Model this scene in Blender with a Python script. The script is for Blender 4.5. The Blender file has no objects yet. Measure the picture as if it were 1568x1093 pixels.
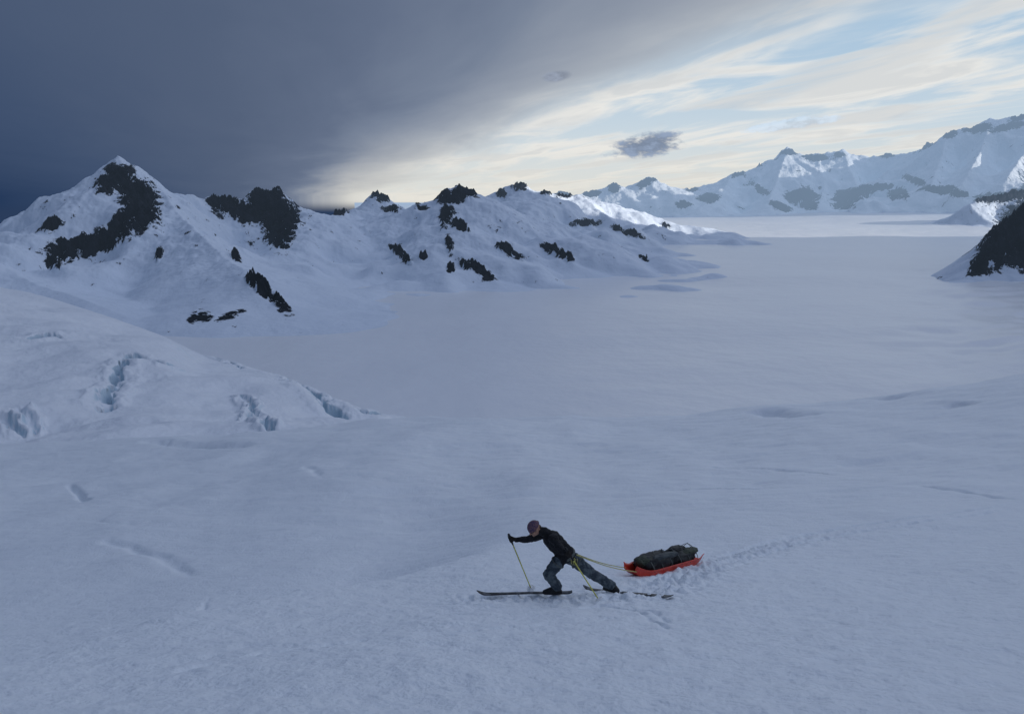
import bpy, bmesh, math, random
import numpy as np
from mathutils import Vector, Matrix, noise as mnoise
random.seed(3); np.random.seed(3)
scene=bpy.context.scene
# ------------------------------------------------------------------ camera model
F=1568*28/36.; TH=math.radians(11.4); CT,ST=math.cos(TH),math.sin(TH)
def aR(px,py):
    u=(px-784.)/F; v=(546.5-py)/F
    dy=CT+v*ST; dz=-ST+v*CT
    return u/dy, dz/dy
def at(px,py,Y):
    a,R=aR(px,py); return Vector((a*Y,Y,R*Y))
def proj(x,y,z):
    d=y*CT-z*ST; d=np.where(d<1e-3,1e-3,d)
    return 784+F*x/d, 546.5-F*(y*ST+z*CT)/d
# ------------------------------------------------------------------ noise
def perlin(x,y,seed=0):
    xi=np.floor(x).astype(np.int64); yi=np.floor(y).astype(np.int64)
    xf=x-xi; yf=y-yi
    def g(ix,iy,dx,dy):
        h=(ix*374761393+iy*668265263+seed*982451653)&0xffffffff
        h=((h^(h>>13))*1274126177)&0xffffffff
        h=h^(h>>16)
        an=(h&0xffff)/65536.*2*np.pi
        return np.cos(an)*dx+np.sin(an)*dy
    u=xf*xf*xf*(xf*(xf*6-15)+10); v=yf*yf*yf*(yf*(yf*6-15)+10)
    n00=g(xi,yi,xf,yf); n10=g(xi+1,yi,xf-1,yf); n01=g(xi,yi+1,xf,yf-1); n11=g(xi+1,yi+1,xf-1,yf-1)
    return ((n00*(1-u)+n10*u)*(1-v)+(n01*(1-u)+n11*u)*v)*1.5
def fbm(x,y,o=4,seed=0,gain=.5):
    r=0;a=1.
    for i in range(o):
        r=r+a*perlin(x,y,seed+i*7); a*=gain; x=x*2.03+5.1; y=y*2.03+3.3
    return r
def ridged(x,y,o=4,seed=0,gain=.5):
    r=0;a=1.
    for i in range(o):
        r=r+a*(1-np.abs(perlin(x,y,seed+i*7))*2); a*=gain; x=x*2.1+5.1; y=y*2.1+3.3
    return r/2.
def sstep(a,b,x):
    t=np.clip((x-a)/(b-a),0,1); return t*t*(3-2*t)
def pchip(xs,ys):
    xs=np.array(xs,float); ys=np.array(ys,float); h=np.diff(xs); dl=np.diff(ys)/h
    d=np.zeros_like(ys); d[0]=dl[0]; d[-1]=dl[-1]
    for i in range(1,len(xs)-1):
        if dl[i-1]*dl[i]>0:
            w1=2*h[i]+h[i-1]; w2=h[i]+2*h[i-1]
            d[i]=(w1+w2)/(w1/dl[i-1]+w2/dl[i])
    def f(x):
        x=np.clip(x,xs[0],xs[-1]); i=np.clip(np.searchsorted(xs,x)-1,0,len(h)-1)
        t=(x-xs[i])/h[i]; t2=t*t; t3=t2*t
        return ys[i]*(2*t3-3*t2+1)+h[i]*d[i]*(t3-2*t2+t)+ys[i+1]*(-2*t3+3*t2)+h[i]*d[i+1]*(t3-t2)
    return f
def polydist(x,y,pts):
    best=np.full(x.shape,1e9); bt=np.zeros(x.shape); n=len(pts)-1
    for i in range(n):
        ax,ay=pts[i][0],pts[i][1]; bx,by=pts[i+1][0],pts[i+1][1]
        dx,dy=bx-ax,by-ay; L=dx*dx+dy*dy+1e-12
        t=np.clip(((x-ax)*dx+(y-ay)*dy)/L,0,1)
        d=np.hypot(x-ax-t*dx,y-ay-t*dy)
        m=d<best; best=np.where(m,d,best); bt=np.where(m,(i+t)/n,bt)
    return best,bt
# ------------------------------------------------------------------ mesh helper
def grid_mesh(name,X,Y,Z,mat,facemask=None,attrs=None):
    nr,nc=X.shape
    idx=np.arange(nr*nc).reshape(nr,nc)
    q=np.stack([idx[:-1,:-1],idx[:-1,1:],idx[1:,1:],idx[1:,:-1]],-1).reshape(-1,4)
    if facemask is not None: q=q[facemask.reshape(-1)]
    used=np.zeros(nr*nc,bool); used[q.reshape(-1)]=True
    rem=np.cumsum(used)-1
    V=np.stack([X.reshape(-1),Y.reshape(-1),Z.reshape(-1)],-1)[used].astype(np.float32)
    q=rem[q]
    me=bpy.data.meshes.new(name)
    me.vertices.add(len(V)); me.vertices.foreach_set('co',V.reshape(-1))
    me.loops.add(len(q)*4); me.loops.foreach_set('vertex_index',q.reshape(-1).astype(np.int32))
    me.polygons.add(len(q)); me.polygons.foreach_set('loop_start',(np.arange(len(q))*4).astype(np.int32))
    try: me.polygons.foreach_set('loop_total',np.full(len(q),4,np.int32))
    except Exception: pass
    me.update(calc_edges=True)
    me.polygons.foreach_set('use_smooth',np.ones(len(q),bool))
    if attrs:
        for k,v in attrs.items():
            at_=me.attributes.new(k,'FLOAT','POINT')
            at_.data.foreach_set('value',v.reshape(-1)[used].astype(np.float32))
    me.validate()
    me.materials.append(mat)
    ob=bpy.data.objects.new(name,me); scene.collection.objects.link(ob)
    return ob
# ------------------------------------------------------------------ node helper
class NT:
    def __init__(s,nt): s.nt=nt; nt.nodes.clear()
    def n(s,t,**k):
        nd=s.nt.nodes.new(t)
        for a,b in k.items(): setattr(nd,a,b)
        return nd
    def put(s,sock,v):
        if v is None: return
        if isinstance(v,bpy.types.NodeSocket): s.nt.links.new(v,sock)
        elif isinstance(v,(tuple,list)) and len(v)==3 and sock.type=='RGBA': sock.default_value=(*v,1)
        else: sock.default_value=v
    def m(s,op,a,b=None,c=None,clamp=False):
        nd=s.n('ShaderNodeMath',operation=op,use_clamp=clamp)
        for i,v in enumerate((a,b,c)): s.put(nd.inputs[i],v)
        return nd.outputs[0]
    def vm(s,op,a,b=None,out=0):
        nd=s.n('ShaderNodeVectorMath',operation=op)
        s.put(nd.inputs[0],a); s.put(nd.inputs[1],b)
        return nd.outputs[out]
    def mix(s,f,a,b,mode='MIX'):
        nd=s.n('ShaderNodeMix',data_type='RGBA',blend_type=mode)
        s.put(nd.inputs[0],f); s.put(nd.inputs[6],a); s.put(nd.inputs[7],b)
        return nd.outputs[2]
    def ss(s,v,a,b):
        nd=s.n('ShaderNodeMapRange',interpolation_type='SMOOTHSTEP')
        s.put(nd.inputs[0],v); nd.inputs[1].default_value=a; nd.inputs[2].default_value=b
        return nd.outputs[0]
    def noise(s,vec,scale,detail=4,rough=.5,dist=0):
        nd=s.n('ShaderNodeTexNoise'); s.put(nd.inputs['Vector'],vec)
        nd.inputs['Scale'].default_value=scale; nd.inputs['Detail'].default_value=detail
        nd.inputs['Roughness'].default_value=rough; nd.inputs['Distortion'].default_value=dist
        return nd.outputs[0]
    def ramp(s,v,stops):
        nd=s.n('ShaderNodeValToRGB'); s.put(nd.inputs[0],v)
        cr=nd.color_ramp
        while len(cr.elements)<len(stops): cr.elements.new(.5)
        for e,(p,c) in zip(cr.elements,stops): e.position=p; e.color=(*c,1)
        return nd.outputs[0]
def lin(r,g,b):
    f=lambda c:((c/255.+.055)/1.055)**2.4 if c>10 else c/255./12.92
    return (f(r),f(g),f(b))
def snow_mat(name,bumps,base=(.82,.86,.94),rock=False,ice=False,haze=0,rough=.55,rockscale=1/50.,spec=.3):
    m=bpy.data.materials.new(name); m.use_nodes=True; t=NT(m.node_tree)
    geo=t.n('ShaderNodeNewGeometry'); P=geo.outputs['Position']
    col=base; hsum=None; specv=spec
    for sc,amp,det in bumps:
        nn=t.noise(P,sc,det,.55)
        if hsum is None: col=t.mix(nn,tuple(c*.965 for c in base),tuple(min(c*1.03,.97) for c in base))
        h=t.m('MULTIPLY',nn,amp)
        hsum=h if hsum is None else t.m('ADD',hsum,h)
    if rock or ice:
        sep=t.n('ShaderNodeSeparateXYZ'); t.put(sep.inputs[0],geo.outputs['Normal'])
    if rock:
        at_=t.n('ShaderNodeAttribute',attribute_name='rock')
        Ps=t.vm('MULTIPLY',P,(1,1,.5))
        nz=t.noise(Ps,rockscale,6,.76,.4)
        v=t.m('ADD',at_.outputs['Fac'],t.m('MULTIPLY',t.m('SUBTRACT',nz,.5),3.0))
        v=t.m('SUBTRACT',v,t.m('MULTIPLY',t.ss(sep.outputs[2],.78,.96),.20))
        rf=t.ss(v,.38,.44)
        rc=t.mix(t.ss(nz,.36,.66),(.004,.006,.011),(.022,.025,.036))
        col=t.mix(rf,col,rc)
        specv=t.m('MULTIPLY',t.m('SUBTRACT',1.05,rf),spec)
        hsum=t.m('ADD',hsum,t.m('MULTIPLY',t.m('MULTIPLY',nz,rf),.35/rockscale))
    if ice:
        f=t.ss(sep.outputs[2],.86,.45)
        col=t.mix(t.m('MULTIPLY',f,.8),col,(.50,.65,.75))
    b=t.n('ShaderNodeBump'); b.inputs['Strength'].default_value=1; b.inputs['Distance'].default_value=1
    t.put(b.inputs['Height'],hsum)
    p=t.n('ShaderNodeBsdfPrincipled'); t.put(p.inputs['Base Color'],col)
    p.inputs['Roughness'].default_value=rough; t.put(p.inputs['Specular IOR Level'],specv)
    t.put(p.inputs['Normal'],b.outputs[0])
    out=t.n('ShaderNodeOutputMaterial')
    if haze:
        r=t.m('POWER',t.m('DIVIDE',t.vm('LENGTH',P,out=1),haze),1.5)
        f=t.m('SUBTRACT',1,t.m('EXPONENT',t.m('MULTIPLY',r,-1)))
        em=t.n('ShaderNodeEmission'); em.inputs[0].default_value=(.32,.46,.66,1)  # aerial haze painted into the surface as bluish emission growing with distance
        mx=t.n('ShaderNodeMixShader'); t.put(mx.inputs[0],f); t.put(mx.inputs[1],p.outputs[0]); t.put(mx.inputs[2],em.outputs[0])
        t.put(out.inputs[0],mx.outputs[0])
    else: t.put(out.inputs[0],p.outputs[0])
    return m
def mat(name,c,rough=.7,c2=None,scale=30,metal=0,spec=.3,bump=0):
    m=bpy.data.materials.new(name); m.use_nodes=True; t=NT(m.node_tree)
    tc=t.n('ShaderNodeTexCoord'); nz=t.noise(tc.outputs['Object'],scale,5,.6)
    col=t.mix(t.ss(nz,.42,.6),c,c2 or tuple(min(1,x*1.35+.004) for x in c))
    p=t.n('ShaderNodeBsdfPrincipled'); t.put(p.inputs['Base Color'],col)
    p.inputs['Roughness'].default_value=rough; p.inputs['Metallic'].default_value=metal
    p.inputs['Specular IOR Level'].default_value=spec
    if bump:
        b=t.n('ShaderNodeBump'); b.inputs['Distance'].default_value=bump; t.put(b.inputs['Height'],nz); t.put(p.inputs['Normal'],b.outputs[0])
    o=t.n('ShaderNodeOutputMaterial'); t.put(o.inputs[0],p.outputs[0]); return m
# ------------------------------------------------------------------ foreground slope
rim=[(-200,690),(0,680),(200,672),(420,658),(630,642),(784,639),(1050,636),(1200,622),(1400,602),(1568,576),(1800,550)]
ra=[aR(*p) for p in rim]; rimR=pchip([q[0] for q in ra],[-q[1] for q in ra])
ef=pchip([-12,0,6,12.4,20,40,72,100,160,300,600,1500],[1.2,1.8,2.5,3.1,3.6,2.7,0,4,30,110,230,500])
def G0(x,y):
    x=np.asarray(x,float); y=np.asarray(y,float)
    a=x/np.sqrt(y*y+900)*1.083
    z=-y*rimR(a)-ef(y)
    w=sstep(6,40,y)
    z=z+ .10*fbm(x/5.,y/5.,2,11)*sstep(3,9,y) + w*.55*fbm(x/17.,y/20.,3,12)
    return z
def hit(px,py,g=G0,y0=3,y1=110):
    a,R=aR(px,py); ys=np.exp(np.linspace(math.log(y0),math.log(y1),6000))
    z=g(a*ys,ys); i=int(np.argmax(z>=R*ys))
    if z[i]<R*ys[i]: i=int(np.argmax(z-R*ys))
    return (a*ys[i],ys[i])
edge=[hit(*p) for p in [(-60,1030),(60,1000),(200,955),(330,928),(470,902),(600,884),(700,858),(770,835)]]
EX=np.array([p[0] for p in edge]); EY=np.array([p[1] for p in edge])
def side_depth(x,y):
    d,t=polydist(x,y,edge)
    yl=np.interp(x,EX,EY)
    s=np.where(y>yl,1.,-1.)
    fade=sstep(.3,-6.0,x-.12*(y-14))*sstep(45,20,y)
    return -1.35*sstep(-.12,1.5,d*s)*fade
GR=[
 ([(140,788),(190,793),(245,803),(298,823)],.26,.16,.3),
 ([(130,770),(170,771),(215,771)],.2,.06,.5),
 ([(218,946),(240,918),(262,893),(292,868),(318,838)],.07,.10,1.),
 ([(104,740),(118,750),(132,757)],.20,.40,.3),
 ([(215,674),(300,681),(388,683)],.9,.6,.5),
 ([(465,712),(482,716),(490,722)],.30,.12,.5),
 ([(1160,626),(1200,631),(1262,632)],1.7,1.1,.3),
 ([(1275,612),(1330,606),(1400,603)],1.5,.6,.4),
 ([(1380,628),(1430,622),(1490,614)],2.2,.5,.4),
 ([(1070,715),(1140,717),(1220,720),(1300,727)],.12,.20,.5),
 ([(930,754),(1010,751),(1100,747),(1235,747)],.10,.17,.5),
 ([(1390,742),(1480,752),(1568,768)],.14,.13,.6),
 ([(1070,860),(1120,846),(1200,824),(1300,806),(1400,792),(1500,779),(1600,762)],.085,.10,.7),
 ([(1080,874),(1130,857),(1210,834),(1300,816),(1400,801),(1500,787),(1600,770)],.085,.10,.7),
 ([(1066,880),(1110,872),(1150,860),(1220,842)],.08,.05,1.),
 ([(870,930),(920,925),(1000,935),(1035,960)],.05,.06,1.),
 ([(640,925),(740,918),(860,917),(1000,905),(1070,872)],.06,.06,1.),
 ([(600,975),(720,966),(900,950)],.05,.04,1.),
 ([(230,1035),(400,1000),(620,972)],.05,.04,1.),
 ([(960,925),(1000,950),(1040,965)],.05,.07,1.),
]
GRW=[([hit(*p) for p in pl],w,dp,rg) for pl,w,dp,rg in GR]
trk=[hit(*p) for p in [(740,916),(860,916),(1000,910),(1060,875),(1130,850),(1250,822),(1400,795),(1560,770)]]
def ground(x,y,fine=True):
    z=G0(x,y)+side_depth(x,y)
    jx=x+.12*fbm(x/.9,y/.9,2,31); jy=y+.12*fbm(x/.9,y/.9,2,37)
    jx2=x+.04*fbm(x/.4,y/.4,2,31); jy2=y+.04*fbm(x/.4,y/.4,2,37)
    for pl,w,dp,rg in GRW:
        P=np.array(pl); pad=w*5+1
        m=(x>P[:,0].min()-pad)&(x<P[:,0].max()+pad)&(y>P[:,1].min()-pad)&(y<P[:,1].max()+pad)
        if not m.any(): continue
        xx=(jx2 if w<.15 else jx)[m]; yy=(jy2 if w<.15 else jy)[m]
        d,t=polydist(xx,yy,pl)
        br=1-rg*.6*sstep(-.1,.35,perlin(x[m]/(w*4+.1),y[m]/(w*4+.1),77))
        e=sstep(0,.2,t)*sstep(1,.8,t)
        g=-dp*np.exp(-(d/w)**2*1.2)
        z[m]+=g*br*e
    m=(y<30)&(x>-4)
    d,t=polydist(x[m],y[m],trk)
    w=np.exp(-(d/.55)**2)
    z[m]+=w*.09*fbm(x[m]/.17,y[m]/.17,3,55)*sstep(1,.45,t)
    near=sstep(30,12,y)
    z+= near*(.020*fbm(x/.35,y/.28,3,91)+.04*fbm(x/1.6,y/.9,2,93))
    z+= sstep(10,35,y)*.08*fbm(x/2.6,y/1.3,3,95)
    return z
def gz(x,y):
    return float(ground(np.array([float(x)]),np.array([float(y)]))[0])
rows=np.concatenate([np.linspace(-8,4.4,40),np.exp(np.linspace(math.log(4.5),math.log(30),620))[:],np.exp(np.linspace(math.log(30.15),math.log(100),260)),np.exp(np.linspace(math.log(101),math.log(900),80))])
cols=np.linspace(-.9,.9,1000)
A,Yg=np.meshgrid(cols,rows); Xg=A*np.sqrt(Yg*Yg+16)
Zg=ground(Xg,Yg)
m_fore=snow_mat('fore_snow',[(2.6,.05,3),(15,.026,3)],base=(.86,.91,.97),rough=.5,spec=.5)
grid_mesh('snow_slope',Xg,Yg,Zg,m_fore)
# ------------------------------------------------------------------ icefall
cr=[(-250,395),(-100,420),(0,440),(60,452),(120,470),(190,493),(250,515),(310,543),(350,555),(430,576),(480,600),(530,622),(640,643),(720,668),(800,690)]
ca=[aR(*p) for p in cr]; crR=pchip([q[0] for q in ca],[-q[1] for q in ca])
ya=np.array([-1.0,-.64,-.4,-.2,-.05]); yv=np.array([470,420,340,240,190.])
def icebase(x,y):
    a=x/y; yc=np.interp(a,ya,yv); Rc=crR(a)
    t=np.clip((yc-y)/(yc-110),0,3)
    near=(rimR(a)+.035-Rc)*110*(t**1.25)
    f=np.maximum(y-yc,0); far=np.minimum(.004*f*f,.75*f)
    z=-y*Rc-near-far
    env=sstep(0,.25,t)
    z=z+env*(3.6*fbm(x/48.,y/48.,3,201)+.7*fbm(x/14,y/16,2,205))
    return z
CV=[([(200,545),(186,565),(180,590),(165,612),(152,632)],1.4,5),
    ([(186,550),(215,548),(250,560),(285,568)],1.1,2.6),
    ([(0,520),(40,522),(75,516),(98,516)],1.8,4.5),
    ([(318,543),(350,556),(372,566)],1.4,4.),
    ([(465,592),(490,612),(508,628),(532,642)],2.2,7),
    ([(500,604),(525,622),(560,634),(620,640)],2.0,5.5),
    ([(360,604),(378,618),(412,650),(428,660)],.8,1.8),
    ([(0,640),(14,655),(30,676)],.8,1.5),([(20,622),(40,640),(50,672)],.8,1.),
    ([(440,575),(462,584),(478,600)],1.5,4)]
def ihit(px,py): return hit(px,py,icebase,115,520)
CVW=[([ihit(*p) for p in pl],w,d) for pl,w,d in CV]
def icez(x,y):
    z=icebase(x,y)
    jx=x+1.6*fbm(x/7,y/7,4,211,.6); jy=y+1.6*fbm(x/7,y/7,4,217,.6)
    for pl,w,dp in CVW:
        d,t=polydist(jx,jy,pl); e=sstep(0,.2,t)*sstep(1,.8,t)
        z=z-dp*sstep(w,w*.35,d)*e*np.clip(.55+.9*perlin(x/6,y/6,5),.05,1)+ .9*np.exp(-((d-w*2)/(w*1.2))**2)*e
    rough=sstep(.2,.6,fbm(x/30,y/30,2,231))
    return z+.10*fbm(x/3,y/3,3,219)+rough*.5*ridged(x/6,y/6,2,233)
r2=np.concatenate([np.linspace(105,480,560),np.exp(np.linspace(math.log(482),math.log(1000),50))])
A,Yi=np.meshgrid(np.linspace(-1.0,-.03,950),r2); Xi=A*Yi
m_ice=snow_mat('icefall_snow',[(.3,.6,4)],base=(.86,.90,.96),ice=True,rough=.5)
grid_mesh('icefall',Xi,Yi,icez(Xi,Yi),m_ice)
# ------------------------------------------------------------------ glacier
def zg(x,y):
    a=x/np.maximum(np.abs(y),2000.)
    return -350+235*sstep(7000,16500,y)*sstep(.18,.58,a)
def zgl(x,y):
    a=x/np.maximum(np.abs(y),1000.)
    apron=sstep(.42,.62,a)*sstep(1200,1900,y)*sstep(5200,3600,y)
    return zg(x,y)+ 7*fbm(x/900,y/700,2,301)*sstep(500,2000,np.abs(y)) \
     +apron*(26*sstep(.45,.8,a)+13*fbm(x/260,y/170,3,315)) \
   +sstep(5800,7200,y)*sstep(12500,9500,y)*9*ridged(x/170,y/100,2,305)*sstep(.2,.8,fbm(x/1500,y/700,2,309)+.5)
r3=np.concatenate([np.linspace(-6000,300,20),np.exp(np.linspace(math.log(400),math.log(45000),560))])
A,Yl=np.meshgrid(np.linspace(-1.6,1.6,520),r3); Xl=A*np.where(Yl<3000,3000,Yl)
Zl=zgl(Xl,Yl)
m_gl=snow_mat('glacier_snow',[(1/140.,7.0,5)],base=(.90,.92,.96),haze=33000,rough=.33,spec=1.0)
ml=~((A[:-1,:-1]<-.2)&(Yl[:-1,:-1]>5200))
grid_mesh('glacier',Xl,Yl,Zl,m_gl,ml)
# ------------------------------------------------------------------ mountains
def W(pts): 
    o=[]
    for p in pts:
        if len(p)==3: v=at(*p); o.append((v.x,v.y,v.z))
        else: o.append(p[:3])
    return o
RD=[ # group, crest, width factor, power, extra width
 (0,W([(-350,440,3200),(-150,395,3400),(0,362,3500),(65,349,3600),(95,332,3650),(130,308,3700),(148,286,3740),(158,272,3750),(170,264,3760),(182,257,3800),(196,264,3800),(212,280,3820),(235,296,3850),(275,301,3900),(325,302,4000),(370,309,4060),(388,306,4080),(398,292,4100),(425,297,4100),(438,306,4120),(447,320,4130),(455,332,4160),(500,330,4400),(535,323,4600),(612,319,4700),(645,320,4600),(675,313,4400)]),3.2,1.95,150),
 (0,W([(235,292,3850),(275,330,3500),(310,364,3150),(345,392,2900),(375,416,2650),(395,431,2500),(430,462,2350),(480,492,2180),(575,522,2040)]),2.2,1.6,280),
 (0,W([(375,416,2650),(350,464,2380),(290,526,2080)]),1.7,1.5,160),
 (0,W([(-100,398,2900),(20,420,2700),(120,455,2450),(210,492,2200)]),3.8,1.6,260),
 (0,W([(182,264,3800),(150,330,3500),(90,392,3150)]),1.2,1.2,60),
 (0,W([(182,259,3800),(208,305,3620),(192,352,3350)]),.8,1.1,25),
 (0,W([(425,299,4100),(440,338,3900),(442,372,3650)]),.9,1.1,30),
 (1,W([(535,326,5500),(560,305,5500),(575,294,5500),(590,301,5500),(614,322,5500)]),1.4,1.2,60),
 (2,W([(665,320,4400),(680,308,4300),(690,295,4300),(707,291,4300),(722,295,4300),(730,302,4300),(750,312,4300),(800,329,4400),(850,343,4400),(900,358,4400),(960,378,4350),(1045,403,4250)]),2.9,1.75,200),
 (2,W([(700,294,4300),(690,342,4000),(720,390,3600),(765,438,3100)]),1.8,1.5,180),
 (2,W([(690,307,4300),(620,370,3900),(600,420,3500)]),1.8,1.5,160),
 (2,W([(780,324,4350),(830,370,4000),(880,405,3600)]),1.8,1.5,160),
 (3,W([(735,314,6500),(750,300,6500),(775,284,6500),(797,279,6500),(806,289,6500),(850,297,6800),(890,303,7000),(940,312,7200),(990,326,7500),(1030,341,7700),(1070,357,7850)]),2.7,1.7,220),
 (3,W([(890,303,7000),(930,330,6600),(985,366,6200)]),2.0,1.6,180),
 (4,W([(800,305,14000),(850,300,14500),(862,292,14500),(873,299,14500),(905,292,14800),(925,299,15000),(933,292,15000),(940,276,15000),(950,295,15000),(975,289,15200),(993,270,15200),(1009,285,15200),(1050,289,15500),(1100,279,15600),(1120,269,15700),(1140,260,15800),(1165,250,15850),(1185,244,15900),(1205,229,16000),(1222,237,16000),(1250,240,16000),(1280,232,16000),(1310,239,16000),(1340,243,16000),(1400,253,16000),(1500,265,16000)]),1.7,1.5,600),
 (4,W([(1205,234,16000),(1190,274,14800),(1175,312,13600)]),.9,1.3,350),
 (4,W([(1250,243,16000),(1262,285,14700),(1255,316,13500)]),.9,1.3,350),
 (4,W([(1290,238,16000),(1310,275,14600),(1320,306,13400)]),.9,1.3,350),
 (4,W([(1350,250,16000),(1385,279,14600),(1430,303,13300)]),1.0,1.3,350),
 (4,W([(1120,272,15700),(1100,300,14600),(1070,318,13800)]),1.0,1.3,300),
 (5,W([(1340,240,15800),(1375,237,15500),(1400,231,15000),(1415,221,14700),(1430,213,14500),(1450,208,14200),(1470,198,14000),(1495,194,13900),(1520,186,13800),(1568,175,13600),(1650,158,13400),(1800,148,13200)]),1.35,1.45,400),
 (5,W([(1450,211,14000),(1440,245,13200),(1425,285,12300)]),.9,1.3,260),
 (5,W([(1515,190,13700),(1500,235,12800),(1470,285,11900)]),.9,1.3,260),
 (5,W([(1590,176,13600),(1570,230,12600),(1540,275,11600)]),.9,1.3,260),
 (6,W([(1485,311,9300),(1510,299,9500),(1540,293,9600),(1568,290,9700),(1700,278,9800)]),1.4,1.5,120),
 (7,W([(1462,446,3200),(1480,428,3260),(1492,406,3330),(1510,374,3400),(1530,348,3450),(1568,316,3550),(1640,250,3700),(1800,120,4200)])+[(4600,4700,1000),(6200,4900,2000)],.85,1.2,60),
 (7,[(8600,6000,1500),(7200,5650,1900),(6600,5100,2050),(6300,4200,2100),(5800,2000,2100),(5400,-1000,1900),(4800,-4000,1500)],.85,1.1,0),  # unseen crest, made up to block the low sun
]
def mountains(x,y):
    base=zgl(x,y)
    acc=np.zeros(x.shape); own=np.zeros(x.shape,np.int32); bm=np.zeros(x.shape)
    wn=fbm(x/520./1,y/520.,3,401); wn2=fbm(x/1300.,y/1300.,4,405)
    far=y>9500
    wn=np.where(far,wn2,wn)
    for g,P,wf,pw,wadd in RD:
        best=np.zeros(x.shape)
        P_=np.array(P)
        hm=max(p[2]+350 for p in P)*wf*1.6+300+wadd
        m=(x>P_[:,0].min()-hm)&(x<P_[:,0].max()+hm)&(y>P_[:,1].min()-hm)&(y<P_[:,1].max()+hm)
        if not m.any(): continue
        xm=x[m]; ym=y[m]; b=np.zeros(xm.shape); bs=base[m]; wm=1+.55*wn[m]
        if g==7: wm=np.minimum(wm,1.)
        for i in range(len(P)-1):
            ax,ay,az=P[i]; bx,by,bz=P[i+1]
            dx,dy=bx-ax,by-ay; L=dx*dx+dy*dy+1e-9
            t=np.clip(((xm-ax)*dx+(ym-ay)*dy)/L,0,1)
            d=np.hypot(xm-ax-t*dx,ym-ay-t*dy)
            h=np.maximum(az+t*(bz-az)-bs,0)
            q=np.clip(1-d/((np.maximum(h,25)*wf+wadd)*np.maximum(wm,.4)),0,1)
            b=np.maximum(b,h*q**pw)
        best[m]=b
        own=np.where(best>bm,g,own); bm=np.maximum(bm,best)
        acc=acc+(best/100.)**8
    ab=100*acc**(1/8.)
    s=np.where(far,2.4,1.)
    rg=ridged(x/(300*s),y/(300*s),5,411,.55)-.68
    rg2=fbm(x/(90*s),y/(90*s),4,415,.55)
    amp=np.minimum(ab*.11,np.where(far,62.,22.))
    ab2=ab+rg*amp*sstep(0,80,ab)*.9+rg2*amp*.42*sstep(5,60,ab)
    return base+ab2-3*(1-sstep(0,8,ab)), ab, own
RK=[(183,263,20,9,0),(168,280,20,12,-20),(198,285,22,14,30),(212,303,28,24,35),(217,328,26,22,0),(184,350,16,24,20),(160,368,20,16,0),(128,376,24,16,0),(97,385,24,16,0),(82,400,12,12,0),(80,345,16,8,-30),
 (352,317,34,14,20),(380,325,26,16,10),(404,314,26,26,0),(428,338,28,34,0),(432,364,14,16,0),(412,296,20,8,0),(244,390,5,11,20),
 (400,441,26,8,38),(428,465,26,7,42),(298,500,14,24,20),(312,488,14,10,0),(350,486,24,6,-20),(385,428,8,6,0),(440,485,16,5,35),(362,395,8,4,30),
 (583,301,14,6,15),(600,321,14,4,0),(520,326,12,3,0),(645,318,10,3,0),
 (700,299,28,10,-8),(684,330,10,16,10),(703,346,16,5,25),(688,375,5,12,-10),(610,385,16,5,30),(624,400,8,4,30),(648,392,5,5,0),(776,384,18,5,25),(795,393,10,4,25),(735,415,26,5,30),(748,426,9,7,0),(848,384,20,6,30),(866,393,12,5,20),(712,408,10,4,30),(690,412,6,5,0),(985,395,8,3,30),
 (797,284,12,7,0),(768,296,6,5,0),(895,341,20,4,0),(945,351,9,3,20),(968,358,16,4,15),(1020,346,7,3,20),(835,296,8,3,0),
 (866,297,13,5,0),(905,296,13,5,0),(940,286,9,9,0),(990,279,13,6,-20),(1085,303,16,7,0),(1045,312,10,5,0),(1060,290,10,3,0),
 (1230,300,24,10,0),(1195,317,18,6,20),(1165,290,12,5,30),(1240,315,12,7,0),(1300,300,26,10,-10),(1290,315,18,6,0),(1375,298,16,7,0),(1345,286,30,4,-5),(1400,276,20,4,20),(1440,290,26,6,0),(1470,297,12,5,0),(1210,233,14,4,0),(1250,241,20,5,0),(1285,237,8,4,0),(1130,266,12,4,-30),(1160,254,10,3,-20),(1355,238,14,3,0),(1420,220,18,5,-30),(1455,205,12,6,0),(1500,196,22,5,-10),(1545,194,22,5,-10),(1560,180,14,5,0),(1530,302,36,7,-5),(1560,296,16,6,0),
 (1552,345,36,22,-50),(1535,375,40,28,-52),(1502,408,30,12,-55),(1568,370,22,38,0),(1600,330,45,60,0),(1562,452,18,10,-40),(1585,440,20,18,0)]
def rockattr(x,y,z,ab):
    px,py=proj(x,y,z)
    v=np.zeros(x.shape)
    for cx,cy,rx,ry,ro in RK:
        m=(np.abs(px-cx)<rx*2+ry*2)&(np.abs(py-cy)<rx*2+ry*2)
        if not m.any(): continue
        c,s=math.cos(math.radians(ro)),math.sin(math.radians(ro))
        dx=px[m]-cx; dy=py[m]-cy
        u=(dx*c+dy*s)/rx; w=(-dx*s+dy*c)/ry
        v[m]=np.maximum(v[m],1.05*np.exp(-(u*u+w*w)**1.4*.62))
    v=np.where((px>1640),np.maximum(v,.55*sstep(250,700,ab)),v)
    return v*sstep(8,30,ab)
rows=np.concatenate([np.exp(np.linspace(math.log(1700),math.log(6500),740)),np.exp(np.linspace(math.log(6520),math.log(19000),380))])
A,Ym=np.meshgrid(np.linspace(-.95,.95,1350),rows); Xm=A*Ym
Zm,AB,OWN=mountains(Xm,Ym)
ROCK=rockattr(Xm,Ym,Zm,AB)
fa=np.where(Ym>9500,1.,0.)
Zm=Zm+sstep(.25,.8,ROCK)*sstep(20,60,AB)*np.where(fa>0,75*(ridged(Xm/150.,Ym/150.,4,421,.6)-.45),56*(ridged(Xm/70.,Ym/70.,4,421,.62)-.42))
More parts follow.
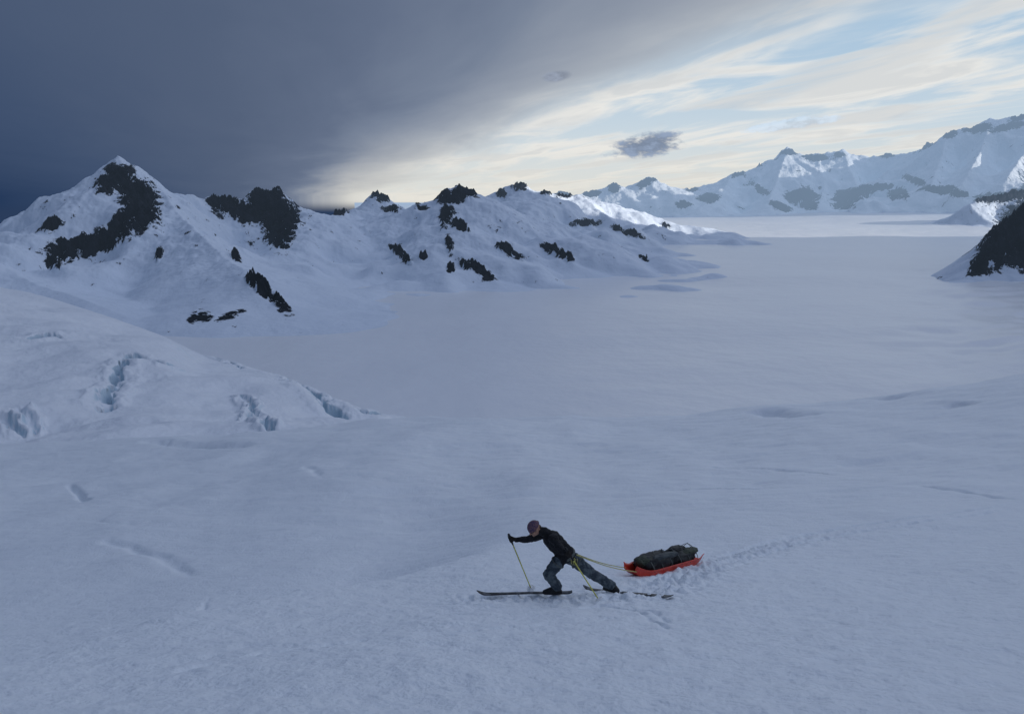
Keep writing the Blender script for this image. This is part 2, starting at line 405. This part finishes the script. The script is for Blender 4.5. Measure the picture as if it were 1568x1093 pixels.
m_mt=snow_mat('mountain_snow_rock',[(1/100.,13,5)],base=(.74,.82,.93),rock=True,haze=33000,rough=.6)
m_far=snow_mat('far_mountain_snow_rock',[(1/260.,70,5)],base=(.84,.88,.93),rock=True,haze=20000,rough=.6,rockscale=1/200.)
fo=OWN[:-1,:-1]; vis=(AB[:-1,:-1]>.4)|(AB[1:,1:]>.4)|(AB[1:,:-1]>.4)|(AB[:-1,1:]>.4)
names={0:'added_blocker_mountain',1:'snowy_peak',2:'rocky_snow_ridge',3:'snow_ridge',4:'far_mountain_range',5:'glaciated_mountain_range',6:'nunatak',7:'rock_spur_mountain'}
for g,nm in names.items():
    fm=vis&(fo==g)
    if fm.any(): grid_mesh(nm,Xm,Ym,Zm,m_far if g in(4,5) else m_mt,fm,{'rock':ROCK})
X2,Y2=np.meshgrid(np.arange(900,11000,45.),np.arange(-6500,9500,45.))
Z2,AB2,O2=mountains(X2,Y2)
fm=(AB2[:-1,:-1]>.6)&((X2[:-1,:-1]>.93*Y2[:-1,:-1])|(Y2[:-1,:-1]<1700))&(X2[:-1,:-1]>1200)
grid_mesh('added_blocker_mountain',X2,Y2,Z2,m_mt,fm,{'rock':.5*sstep(250,800,AB2)})  # off-frame mountain added to keep foreground and near glacier in shadow
# ------------------------------------------------------------------ body helpers
def orient(z,ref=Vector((0,0,1))):
    z=z.normalized(); 
    if abs(z.dot(ref))>.98: ref=Vector((0,1,0))
    x=ref.cross(z).normalized(); y=z.cross(x)
    return Matrix((x,y,z)).transposed()
def tube(bm,pts,radii,seg=10,closed=True,sx=1,sy=1,ref=Vector((0,0,1))):
    rings=[]
    n=len(pts)
    for i,p in enumerate(pts):
        d=(pts[min(i+1,n-1)]-pts[max(i-1,0)])
        M=orient(d,ref); r=radii[i] if isinstance(radii,(list,tuple)) else radii
        rings.append([bm.verts.new(p+M@Vector((math.cos(2*math.pi*k/seg)*r*sx,math.sin(2*math.pi*k/seg)*r*sy,0))) for k in range(seg)])
    for a,b in zip(rings,rings[1:]):
        for k in range(seg): bm.faces.new((a[k],a[(k+1)%seg],b[(k+1)%seg],b[k]))
    if closed:
        bm.faces.new(list(reversed(rings[0]))); bm.faces.new(rings[-1])
def ball(bm,c,r,M=None,sub=3):
    s=r if isinstance(r,(tuple,list)) else (r,r,r)
    T=Matrix.Translation(c)@((M or Matrix.Identity(3)).to_4x4())@Matrix.Diagonal((*s,1))
    bmesh.ops.create_icosphere(bm,subdivisions=sub,radius=1,matrix=T)
def capsule(bm,a,b,ra,rb):
    tube(bm,[a,b],[ra,rb],20); ball(bm,a,ra); ball(bm,b,rb)
def obj(name,bm,m,parent=None,smooth=True,mods=()):
    me=bpy.data.meshes.new(name); bmesh.ops.recalc_face_normals(bm,faces=bm.faces); bm.to_mesh(me); bm.free()
    if smooth: me.polygons.foreach_set('use_smooth',[True]*len(me.polygons))
    me.materials.append(m); ob=bpy.data.objects.new(name,me); scene.collection.objects.link(ob)
    if parent: ob.parent=parent
    return ob
M_jack=mat('black_jacket',(.010,.010,.012),.8,(.018,.018,.022),12,bump=.004)
M_pant=mat('camo_pants',(.045,.060,.075),.85,(.12,.145,.155),9,bump=.004)
M_boot=mat('boot_black',(.012,.012,.013),.5)
M_glov=mat('glove',(.018,.015,.013),.8)
M_skin=mat('skin',(.36,.20,.14),.55)
M_hat=mat('hat_purple',(.09,.06,.11),.85,(.20,.11,.12),38,bump=.003)
M_hair=mat('hair',(.05,.03,.02),.7)
M_yel=mat('pole_yellow',(.55,.52,.10),.45)
M_blk=mat('black_plastic',(.012,.012,.012),.45)
M_wht=mat('white_plastic',(.85,.86,.87),.5)
M_red=mat('red_hull',(.66,.045,.025),.35,(.74,.07,.035),6,spec=.5)
M_bagk=mat('black_bag',(.012,.013,.015),.6,(.035,.037,.035),5,bump=.01)
M_bago=mat('olive_bag',(.035,.045,.03),.7,(.07,.08,.055),5,bump=.01)
M_bagg=mat('grey_bag',(.035,.045,.05),.6,(.07,.085,.085),6,bump=.01)
M_rope=mat('tow_rope_yellow',(.45,.42,.16),.7)
M_str=mat('webbing_strap',(.10,.11,.10),.7)
M_skd=mat('ski_topsheet',(.010,.011,.014),.4,(.10,.11,.12),10)
# ------------------------------------------------------------------ skier
def onground(px,py,up=0):
    x,y=hit(px,py); return Vector((x,y,gz(x,y)+up))
FF=onground(850,915); BF=onground(938,908)
YM=(FF.y+BF.y)/2
def J(px,py,o): return at(px,py,YM+o)
pel=J(867,848,0); chest=J(846,826,0); neckb=J(835,815,0)
Hc=J(818,809,-.03)
shL=J(847,824,-.18); elL=J(861,843,-.36); haL=J(873,849,-.42)
shR=J(834,817,.15); elR=J(808,826,.20); haR=J(785,830,.12)
hipL=J(860,853,-.09); knL=J(840,879,-.12)
hipR=J(874,853,.09); knR=J(905,877,.14)
anL=Vector((FF.x+.03,FF.y,FF.z+.13)); anR=Vector((BF.x,BF.y,BF.z+.15))
bones=[]
B=lambda a,b,ra,rb,t:bones.append((a,b,ra,rb,t))
tor=(chest-pel).normalized(); side=(shR-shL).normalized()
B(pel-side*.075,chest-side*.085,.125,.135,'J'); B(pel+side*.075,chest+side*.085,.125,.135,'J')
B(pel,chest,.14,.155,'J')
B(chest-side*.085,shL,.12,.080,'J'); B(chest+side*.085,shR,.12,.078,'J')
B(chest,neckb,.14,.082,'J'); B(neckb,neckb.lerp(Hc,.35),.082,.070,'J')
B(shL,elL,.076,.060,'J'); B(elL,haL,.060,.044,'J')
B(shR,elR,.076,.060,'J'); B(elR,haR,.060,.044,'J')
B(pel-tor*.02-side*.07,hipL,.125,.115,'P'); B(pel-tor*.02+side*.07,hipR,.125,.115,'P')
B(hipL,knL,.118,.090,'P'); B(knL,anL+Vector((0,0,.03)),.090,.082,'P')
B(hipR,knR,.118,.090,'P'); B(knR,anR+(knR-anR)*.08,.090,.082,'P')
toeL=FF+Vector((-.17,0,.055)); heeL=FF+Vector((.07,0,.06))
dirR=(onground(1028,917)-onground(895,900)); dirR.z=0; dirR.normalize()
toeR=BF-dirR*.16+Vector((0,0,.055)); heeR=BF+dirR*.09+Vector((0,0,.10))
for an,to,he in((anL,toeL,heeL),(anR,toeR,heeR)):
    B(an,he,.062,.05,'B'); B(he,to,.05,.044,'B'); B(an,to,.055,.044,'B')
hf=Vector((-.72,-.32,-.62)).normalized(); hs=hf.cross(Vector((0,0,1))).normalized(); hu=hs.cross(hf).normalized()
if hu.z<0: hu=-hu
HM=Matrix((hs,hf,hu)).transposed()
B(neckb,Hc-hu*.04-hf*.03,.058,.052,'S')
def hand(wrist,grip,k,sgn):
    e1=(wrist-grip); e1=(e1-k*e1.dot(k)).normalized(); e2=k.cross(e1).normalized()*sgn
    palm=grip+e1*.040
    B(wrist,palm,.036,.032,'G')
    B(palm-k*.030,palm+k*.030,.021,.021,'G')
    for i,(h,amax) in enumerate(((-.036,195),(-.012,225),(.012,215),(.034,180))):
        prev=grip+e1*.036+k*h; 
        for f in(.33,.66,1.):
            an=math.radians(amax*f); rr=.030-.004*f
            q=grip+(e1*math.cos(an)+e2*math.sin(an))*rr+k*h
            B(prev,q,.0118,.0102,'G'); prev=q
    t0=palm-k*.02-e2*.012; t1=grip-e2*.032-k*.045+e1*.012; t2=grip-e2*.012-k*.056-e1*.022
    B(t0,t1,.014,.012,'G'); B(t1,t2,.012,.0105,'G')
pR_tip=onground(815,906,-.03); pR_top=at(779,818,haR.y)
kR=(pR_tip-pR_top).normalized(); gR=pR_top+kR*.12
pL_tip=onground(921,921,-.03); pL_top=at(866,839,YM-.45)
kL=(pL_tip-pL_top).normalized(); gL=pL_top+kL*.12
haR2=gR+(elR-gR).normalized()*.10; haL2=gL+(elL-gL).normalized()*.10
for i,b in enumerate(bones):
    if b[0] is elL: bones[i]=(elL,haL2,.060,.042,'J')
    if b[0] is elR: bones[i]=(elR,haR2,.060,.042,'J')
hand(haR2,gR,kR,1); hand(haL2,gL,kL,-1)
bm=bmesh.new()
for a,b,ra_,rb_,t in bones: capsule(bm,a,b,ra_,rb_)
def hp(s,f,u): return Hc+(hs*s+hf*f+hu*u)*1.08
ball(bm,hp(0,-.01,.02),(.080,.101,.103),HM)
ball(bm,hp(0,.022,-.045),(.059,.072,.074),HM)
ball(bm,hp(0,.078,-.088),(.022,.016,.018),HM)
tube(bm,[hp(0,.080,.012),hp(0,.104,-.026)],[.009,.015],10); ball(bm,hp(0,.104,-.028),.014)
for s in(-1,1):
    ball(bm,hp(s*.074,-.008,-.015),(.012,.020,.032),HM)
    ball(bm,hp(s*.036,.066,-.028),(.022,.018,.016),HM)
ball(bm,hp(0,.085,-.060),(.024,.010,.009),HM)
ball(bm,hp(0,.078,.020),(.050,.014,.010),HM)
me=bpy.data.meshes.new('tmp'); bm.to_mesh(me); bm.free()
tmp=bpy.data.objects.new('tmp',me); scene.collection.objects.link(tmp)
r=tmp.modifiers.new('r','REMESH'); r.mode='VOXEL'; r.voxel_size=.0055; r.use_smooth_shade=True
s_=tmp.modifiers.new('s','SMOOTH'); s_.factor=.5; s_.iterations=4
dg=bpy.context.evaluated_depsgraph_get()
bme=bpy.data.meshes.new_from_object(tmp.evaluated_get(dg)); bpy.data.objects.remove(tmp)
nv=len(bme.vertices); co=np.empty(nv*3,np.float32); bme.vertices.foreach_get('co',co); co=co.reshape(-1,3)
nf=len(bme.polygons); fc=np.empty(nf*3,np.float32); bme.polygons.foreach_get('center',fc); fc=fc.reshape(-1,3)
def tagof(C):
    best=np.full(len(C),1e9); tg=np.zeros(len(C),int); L='JPBSG'
    for a,b,ra_,rb_,t in bones+[(hp(0,.02,-.05),hp(0,-.01,.03),.07,.09,'S')]:
        a_=np.array(a); d=np.array(b)-a_; tt=np.clip(((C-a_)@d)/(d@d+1e-9),0,1)
        dd=np.linalg.norm(C-a_-tt[:,None]*d,axis=1)-(ra_+(rb_-ra_)*tt)
        m=dd<best; best=np.where(m,dd,best); tg=np.where(m,L.index(t),tg)
    return tg
ft=tagof(fc)
along=((fc-np.array(pel))@np.array(tor)); pz=np.linalg.norm(fc-np.array(pel),axis=1)
ft=np.where((ft==1)&(along>-.07)&(pz<.235),0,ft)
vt=tagof(co)
nr=np.empty(nv*3,np.float32); bme.vertices.foreach_get('normal',nr); nr=nr.reshape(-1,3)
dsp=np.zeros(nv)
for i in np.nonzero(vt<=1)[0]:
    p=Vector(co[i]); dsp[i]=.013*mnoise.noise(Vector((p.x*12,p.y*12,p.z*20)))+.006*mnoise.noise(p*34)
co2=co+nr*dsp[:,None]; bme.vertices.foreach_set('co',co2.reshape(-1).astype(np.float32))
bme.materials.clear()
for m_ in (M_jack,M_pant,M_boot,M_skin,M_glov): bme.materials.append(m_)
bme.polygons.foreach_set('material_index',ft.astype(np.int32)); bme.update()
skier=bpy.data.objects.new('skier',bme); scene.collection.objects.link(skier)
bm=bmesh.new(); ball(bm,hp(0,-.012,.028),(.095,.116,.112),HM,4)
dl=[v for v in bm.verts if (v.co-Hc).dot(hu)<.022-.15*((v.co-Hc).dot(hf)+0.03) ]
bmesh.ops.delete(bm,geom=dl,context='VERTS')
hat=obj('beanie',bm,M_hat,skier); so=hat.modifiers.new('s','SOLIDIFY'); so.thickness=.008
bm=bmesh.new()
pts=[hp(math.cos(t)*.083,math.sin(t)*.102-.012,.03-.15*(math.sin(t)*.102)) for t in np.linspace(0,2*math.pi,25)]
tube(bm,pts,.012,8,False); obj('beanie_cuff',bm,M_hat,skier)
bm=bmesh.new()
for s in(-1,1): ball(bm,hp(s*.030,.076,.000),(.022,.012,.016),HM)
tube(bm,[hp(-.078,-.01,0),hp(-.06,.06,.003),hp(0,.088,.004),hp(.06,.06,.003),hp(.078,-.01,0)],.004,6); obj('sunglasses',bm,M_blk,skier)
bm=bmesh.new(); ball(bm,hp(0,-.075,-.035),(.055,.035,.05),HM); obj('hair',bm,M_hair,skier)
def beltring(c,ax,ra_,rb_,th,m_,nm):
    bm=bmesh.new(); u=side; v=ax.cross(u).normalized()
    n=28
    for k in range(n):
        for dz in(-.02,.02):
            t=2*math.pi*k/n; bm.verts.new(c+u*math.cos(t)*ra_+v*math.sin(t)*rb_+ax*dz)
    bm.verts.ensure_lookup_table()
    for k in range(n):
        a=2*k;b=2*((k+1)%n); bm.faces.new((bm.verts[a],bm.verts[b],bm.verts[b+1],bm.verts[a+1]))
    o=obj(nm,bm,m_,skier); so=o.modifiers.new('s','SOLIDIFY'); so.thickness=th; so.offset=0
beltring(pel-tor*.005,tor,.212,.150,.010,M_str,'harness_belt')
bm=bmesh.new(); ball(bm,pel-side*.17-tor*.05+Vector((.02,0,-.03)),(.045,.03,.07)); ball(bm,pel-side*.18-tor*.12+Vector((0,0,-.02)),(.03,.02,.05)); obj('harness_pouch',bm,M_glov,skier)
bm=bmesh.new()
for s in(-1,1):
    hpz=(hipL if s<0 else hipR); kn=(knL if s<0 else knR); c=hpz.lerp(kn,.30); ax=(kn-hpz).normalized(); Mx=orient(ax)
    tube(bm,[c+Mx@Vector((math.cos(t)*.118,math.sin(t)*.118,.02*math.cos(t))) for t in np.linspace(0,2*math.pi,21)],.010,6,False)
obj('leg_loops',bm,M_str,skier)
bm=bmesh.new()
c=pel-side*.20-tor*.02
for q in range(3):
    tube(bm,[c+Vector((.03*q-.02,0,0)),c+Vector((.03*q-.01,-.02,-.09)),c+Vector((.03*q+.02,-.01,-.13)),c+Vector((.03*q+.03,0,-.02))],.007,6)
obj('gear_slings',bm,M_rope,skier)
# ------------------------------------------------------------------ poles
def pole(nm,top,tip):
    k=(tip-top).normalized(); M=orient(k)
    bm=bmesh.new(); tube(bm,[top+k*.18,tip-k*.03],[.011,.0095],10); root=obj(nm,bm,M_yel)
    bm=bmesh.new(); tube(bm,[top,top+k*.02,top+k*.06,top+k*.12,top+k*.2,top+k*.24],[.018,.022,.017,.018,.016,.012],12); ball(bm,top,.02); obj('grip',bm,M_blk,root)
    bm=bmesh.new(); c=tip-k*.085
    rr=.068
    tube(bm,[c+M@Vector((math.cos(t)*rr,math.sin(t)*rr,0)) for t in np.linspace(0,2*math.pi,25)],.010,6,False)
    for q in range(6):
        t=q*math.pi/3; tube(bm,[c+k*-.012,c+M@Vector((math.cos(t)*rr,math.sin(t)*rr,0))],[.012,.008],6)
    tube(bm,[c-k*.025,c+k*.015],.016,10)
    cv=bm.verts.new(c-k*.012); vs=[bm.verts.new(c+M@Vector((math.cos(t)*rr*.96,math.sin(t)*rr*.96,0))) for t in np.linspace(0,2*math.pi,24,endpoint=False)]
    for q in range(24): bm.faces.new((cv,vs[q],vs[(q+1)%24]))
    obj('basket',bm,M_wht,root)
    bm=bmesh.new(); tube(bm,[tip-k*.05,tip],[.006,.003],8); obj('pole_tip',bm,M_blk,root)
    bm=bmesh.new(); e=M@Vector((1,0,0)); tube(bm,[top+k*.01,top+k*.05+e*.045,top+k*.11+e*.06,top+k*.14+e*.03,top+k*.03],.004,6,False); obj('wrist_strap',bm,M_blk,root)
pole('ski_pole',pR_top,pR_tip); pole('ski_pole',pL_top,pL_tip)
# ------------------------------------------------------------------ skis
def ski(nm,tip,tail,boot,lift,sink=0):
    d=tail-tip; L=math.hypot(d.x,d.y); n=40
    dx=Vector((d.x,d.y,0)).normalized(); sd=Vector((-dx.y,dx.x,0))
    z0=gz(tip.x,tip.y); z1=gz(tail.x,tail.y); zb=gz(boot.x,boot.y)
    tb=((boot-tip).dot(dx))/L
    zm=zb+.012
    sl=(z1-z0)/L
    bm=bmesh.new(); prev=None
    for i in range(n+1):
        t=i/n; w=.5*(.105-.036*math.sin(math.pi*min(max((t-.08)/.85,0),1)))
        if t<.07: w*=math.sqrt(max(t/.07,.02))
        if t>.96: w*=.75+.25*(1-t)/.04
        z=zm+(t-tb)*L*sl+lift*(t-tb)+.07*max(0,(.12-t)/.12)**2+.02*max(0,(t-.94)/.06)**2-sink*max(0,.6-t)
        c=tip+dx*(t*L); c.z=z
        ring=[bm.verts.new(c+sd*w),bm.verts.new(c+sd*w+Vector((0,0,.007))),bm.verts.new(c+sd*w*.8+Vector((0,0,.013))),bm.verts.new(c-sd*w*.8+Vector((0,0,.013))),bm.verts.new(c-sd*w+Vector((0,0,.007))),bm.verts.new(c-sd*w)]
        if prev:
            for k in range(6): bm.faces.new((prev[k],prev[(k+1)%6],ring[(k+1)%6],ring[k]))
        else: bm.faces.new(ring)
        prev=ring
    bm.faces.new(prev)
    root=obj(nm,bm,M_skd,smooth=False)
    bm=bmesh.new()
    for off,ln in((-.17,.07),(.07,.09)):
        c=boot+dx*off; c.z=zm+.028
        Mx=Matrix((dx,sd,Vector((0,0,1)))).transposed()
        bmesh.ops.create_cube(bm,size=1,matrix=Matrix.Translation(c)@Mx.to_4x4()@Matrix.Diagonal((ln,.065,.028,1)))
    bmesh.ops.bevel(bm,geom=bm.edges[:],offset=.006,segments=2,affect='EDGES')
    for s in(-1,1):
        c=boot-dx*.17+sd*.04*s; c.z=zm+.03; tube(bm,[c,c+dx*.13+Vector((0,0,.02)),c+dx*.26+Vector((0,0,.04))-sd*.01*s],.005,6)
    obj('binding',bm,M_blk,root)
ski('ski',onground(730,917),onground(876,914),FF,0.0,.035)
ski('ski',onground(893,899),onground(1029,918),BF,.03)
# ------------------------------------------------------------------ sled
S0=onground(962,884); S1=onground(1062,860)
d=Vector((S1.x-S0.x,S1.y-S0.y,0)); Ls=d.length; dx=d.normalized(); sd=Vector((-dx.y,dx.x,0))
z0=gz(*(S0+dx*.3).xy); z1=gz(*(S1-dx*.3).xy); up=Vector((0,0,1))
ax=(dx*(Ls-.6)+up*(z1-z0)).normalized(); up=sd.cross(ax)*-1
if up.z<0: up=-up
org=Vector((S0.x,S0.y,0)); org.z=z0-.3*(z1-z0)/(Ls-.6)+.005
def SP(t,s,h): return org+ax*t*Ls+sd*s+up*h
bm=bmesh.new(); nt_,ns=36,16; gr=[]
for i in range(nt_+1):
    t=i/nt_; wd=.27*(min(1,.55+2.2*t) if t<.2 else 1)*(1 if t<.9 else 1-.12*(t-.9)/.1)
    rise=.17*max(0,(.16-t)/.16)**1.6+.09*max(0,(t-.9)/.1)**1.6
    row=[]
    for j in range(ns+1):
        s=-1+2*j/ns; ang=abs(s)
        if ang<.62: y_=s/.62*.78; h=.0
        elif ang<.92: q=(ang-.62)/.30; y_=math.copysign(.78+.17*q,s); h=.17*q**1.2
        else: q=(ang-.92)/.08; y_=math.copysign(.95+.08*q,s); h=.17+.004*q
        h=h*(1-.35*(rise/.17))
        if ang<.55: h+=.006*math.cos(s*30)
        row.append(bm.verts.new(SP(t,y_*wd,h+rise)))
    gr.append(row)
for i in range(nt_):
    for j in range(ns): bm.faces.new((gr[i][j],gr[i][j+1],gr[i+1][j+1],gr[i+1][j]))
sled=obj('sled',bm,M_red); so=sled.modifiers.new('s','SOLIDIFY'); so.thickness=.012; so.offset=0
def bag(nm,t0,t1,s0,h0,ry,rz,m_,seed):
    bm=bmesh.new(); bmesh.ops.create_icosphere(bm,subdivisions=5,radius=1)
    L=(t1-t0)*Ls/2; c=((t0+t1)/2)
    for v in bm.verts:
        x,y,z=v.co
        f=lambda q,e:math.copysign(abs(q)**e,q)
        x2=f(x,.62); y2=f(y,.85); z2=f(z,.8)
        n1=mnoise.noise(Vector((x*2.2+seed,y*2.2,z*2.2)))*.16+mnoise.noise(Vector((x*9+seed,y*4,z*4)))*.09
        k=1+n1
        p=SP(c,0,0)+ax*x2*L*(1+.3*n1)+sd*(s0+y2*ry*k)+up*(h0+z2*rz*k)
        v.co=p
    return obj(nm,bm,m_,sled)
bag('duffel_bag_front',.12,.58,0,.21,.225,.175,M_bagk,1.)
bag('duffel_bag_rear',.54,.95,0,.19,.22,.14,M_bagk,5.)
bag('tent_roll',.24,.62,-.12,.33,.075,.06,M_bagg,9.)
bag('stuff_sack',.62,.84,.04,.31,.11,.085,M_bagk,13.)
bag('stuff_sack_small',.10,.30,-.02,.27,.13,.10,M_bago,17.)
bag('jacket_bundle',.72,.97,-.08,.29,.10,.06,M_bago,21.)
bm=bmesh.new()
for t in(.2,.33,.47,.62,.76,.89):
    pts=[]
    for q in np.linspace(-1.35,1.35,15):
        hgt=.06+ (.31+.03*math.sin(t*30))*max(0,math.cos(q)); pts.append(SP(t+.01*math.sin(q*3),math.sin(q)*.262,hgt))
    tube(bm,pts,.010,6,sx=1.3,sy=.5)
for q in range(5):
    t=.2+.14*q; tube(bm,[SP(t,-.24,.17),SP(t+.07,-.12,.40),SP(t+.14,.05,.41),SP(t+.13,.24,.17)],.006,6)
obj('lashing_straps',bm,M_str,sled)
bm=bmesh.new()
for s in(-1,1):
    a=pel+side*(.17*s)+Vector((.10,0,.03)); b=SP(.03,.13*s,.16)
    pts=[a.lerp(b,t)+Vector((0,0,-.05*math.sin(math.pi*t))) for t in np.linspace(0,1,14)]
    tube(bm,pts,.008,8)
tow=obj('tow_rope',bm,M_rope)
bm=bmesh.new()
for s in(-1,1):
    a=pel+side*(.17*s)+Vector((.08,0,.035)); b=SP(.03,.13*s,.16)
    tube(bm,[a,a.lerp(b,.16)+Vector((0,0,-.014))],.012,8)
obj('rope_sleeve',bm,M_blk,tow)
# ------------------------------------------------------------------ world
SUN_AZ=95.; SUN_EL=13.
w=bpy.data.worlds.new('World'); scene.world=w; w.use_nodes=True; t=NT(w.node_tree)
try: w.cycles.sampling_method='MANUAL'; w.cycles.sample_map_resolution=512
except Exception as e: print(e)
tc=t.n('ShaderNodeTexCoord'); D=tc.outputs['Generated']
sp=t.n('ShaderNodeSeparateXYZ'); t.put(sp.inputs[0],D); x,y,z=sp.outputs
inv=t.m('DIVIDE',1,t.m('ADD',t.m('MAXIMUM',z,0),.06))
psi=math.radians(18.4); c,s=math.cos(psi),math.sin(psi)
u=t.m('MULTIPLY',t.m('ADD',t.m('MULTIPLY',x,c),t.m('MULTIPLY',y,s)),inv)
v=t.m('MULTIPLY',t.m('SUBTRACT',t.m('MULTIPLY',y,c),t.m('MULTIPLY',x,s)),inv)
cb=t.n('ShaderNodeCombineXYZ'); t.put(cb.inputs[0],u); t.put(cb.inputs[1],t.m('MULTIPLY',v,.32)); 
UV=cb.outputs[0]
n1=t.noise(UV,.9,5,.55,.5); n2=t.noise(UV,1.9,6,.56,.6)
uu=t.m('ADD',t.m('ADD',u,t.m('MULTIPLY',t.m('SUBTRACT',n1,.5),1.0)),t.m('MULTIPLY',t.m('SUBTRACT',n2,.5),.3))
sky=t.n('ShaderNodeTexSky',sky_type='NISHITA'); sky.sun_disc=False
sky.sun_elevation=math.radians(SUN_EL); sky.sun_rotation=math.radians(SUN_AZ); sky.altitude=1500
K=lambda *c_:tuple(q*10 for q in lin(*c_))
un=t.m('DIVIDE',t.m('ADD',uu,4.),8.)
deck=t.ramp(un,[(0,lin(38,58,90)),(.30,lin(64,81,110)),(.50,lin(84,98,123)),(.58,lin(98,111,135)),(.635,lin(118,130,151)),(.70,lin(146,155,170)),(.775,lin(180,187,195)),(.85,lin(208,212,214)),(1,lin(218,220,221))])
deck=t.mix(1,deck,(10,10,10),'MULTIPLY')
blue=t.mix(t.ss(z,0,.22),K(212,222,228),K(166,196,222))
blue=t.mix(.05,blue,sky.outputs[0])
cov=t.ss(t.m('ADD',t.m('MULTIPLY',n2,.7),t.m('MULTIPLY',n1,.4)),.46,.64)
open_=t.mix(cov,blue,K(234,233,229))
gray=t.ss(t.m('SUBTRACT',t.m('MULTIPLY',n2,1.4),t.m('MULTIPLY',n1,.4)),.50,.68)
open_=t.mix(t.m('MULTIPLY',gray,.40),open_,K(180,190,200))
of=t.ss(uu,1.8,2.8)
col=t.mix(of,deck,open_)
hz=t.ss(z,.09,-.01); wu=t.m('MULTIPLY',t.ss(uu,.7,2.2),hz)
col=t.mix(t.m('MULTIPLY',wu,.55),col,K(226,221,208))
side_f=t.ss(t.m('ADD',t.m('MULTIPLY',x,.85),t.m('MULTIPLY',y,.5)),-.45,.75)
ov=t.ss(z,.33,.70)
col=t.mix(ov,col,t.mix(side_f,(.8,1.15,1.9),(5.9,6.8,9.2)))
nzb=t.noise(t.vm('MULTIPLY',D,(1,1,2.2)),34,4,.65)
def blob(px,py,rx,ry,colr,col,dens=1.,gain=2.6):
    a,R=aR(px,py); d0=Vector((a,1,R)).normalized(); r0=d0.cross(Vector((0,0,1))).normalized(); u0=r0.cross(d0)
    du=t.m('DIVIDE',t.vm('DOT_PRODUCT',D,tuple(r0),out=1),rx/F); dv=t.m('DIVIDE',t.vm('DOT_PRODUCT',D,tuple(u0),out=1),ry/F)
    dv2=t.m('SUBTRACT',dv,t.m('MULTIPLY',du,.18*rx/ry*.6))
    r2=t.m('ADD',t.m('MULTIPLY',du,du),t.m('MULTIPLY',dv2,dv2))
    f=t.ss(t.m('ADD',t.m('SUBTRACT',1,r2),t.m('MULTIPLY',t.m('SUBTRACT',nzb,.5),gain)),.1,.75)
    f=t.m('MULTIPLY',f,t.ss(t.vm('DOT_PRODUCT',D,tuple(d0),out=1),.9,.95))
    cc=t.mix(t.ss(nzb,.4,.62),colr,tuple(q*1.45 for q in colr))
    return t.mix(t.m('MULTIPLY',f,dens),col,cc)
col=blob(992,222,64,20,K(124,138,160),col)
col=blob(853,117,26,9,K(128,137,154),col,.8,1.5)
col=blob(1215,190,75,9,K(176,194,212),col,.6)
col=t.mix(t.ss(z,-.004,-.02),col,K(42,60,90))
bg=t.n('ShaderNodeBackground'); t.put(bg.inputs[0],col); bg.inputs[1].default_value=.1
o=t.n('ShaderNodeOutputWorld'); t.put(o.inputs[0],bg.outputs[0])
sd_=bpy.data.lights.new('sun','SUN'); sd_.energy=4.2; sd_.angle=math.radians(.6); sd_.color=(1,.94,.85)
so_=bpy.data.objects.new('sun',sd_); scene.collection.objects.link(so_)
az,el=math.radians(SUN_AZ),math.radians(SUN_EL)
tos=Vector((math.sin(az)*math.cos(el),math.cos(az)*math.cos(el),math.sin(el)))
so_.rotation_euler=tos.to_track_quat('Z','Y').to_euler(); so_.location=(50,0,60)
cd=bpy.data.cameras.new('camera'); cam=bpy.data.objects.new('camera',cd); scene.collection.objects.link(cam)
cd.lens=28; cd.sensor_width=36; cd.clip_start=.1; cd.clip_end=120000
cam.rotation_euler=(math.radians(90-11.4),0,0); cam.location=(0,0,0); scene.camera=cam
scene.view_settings.view_transform='Standard'; scene.view_settings.look='None'; scene.view_settings.exposure=0; scene.view_settings.gamma=1
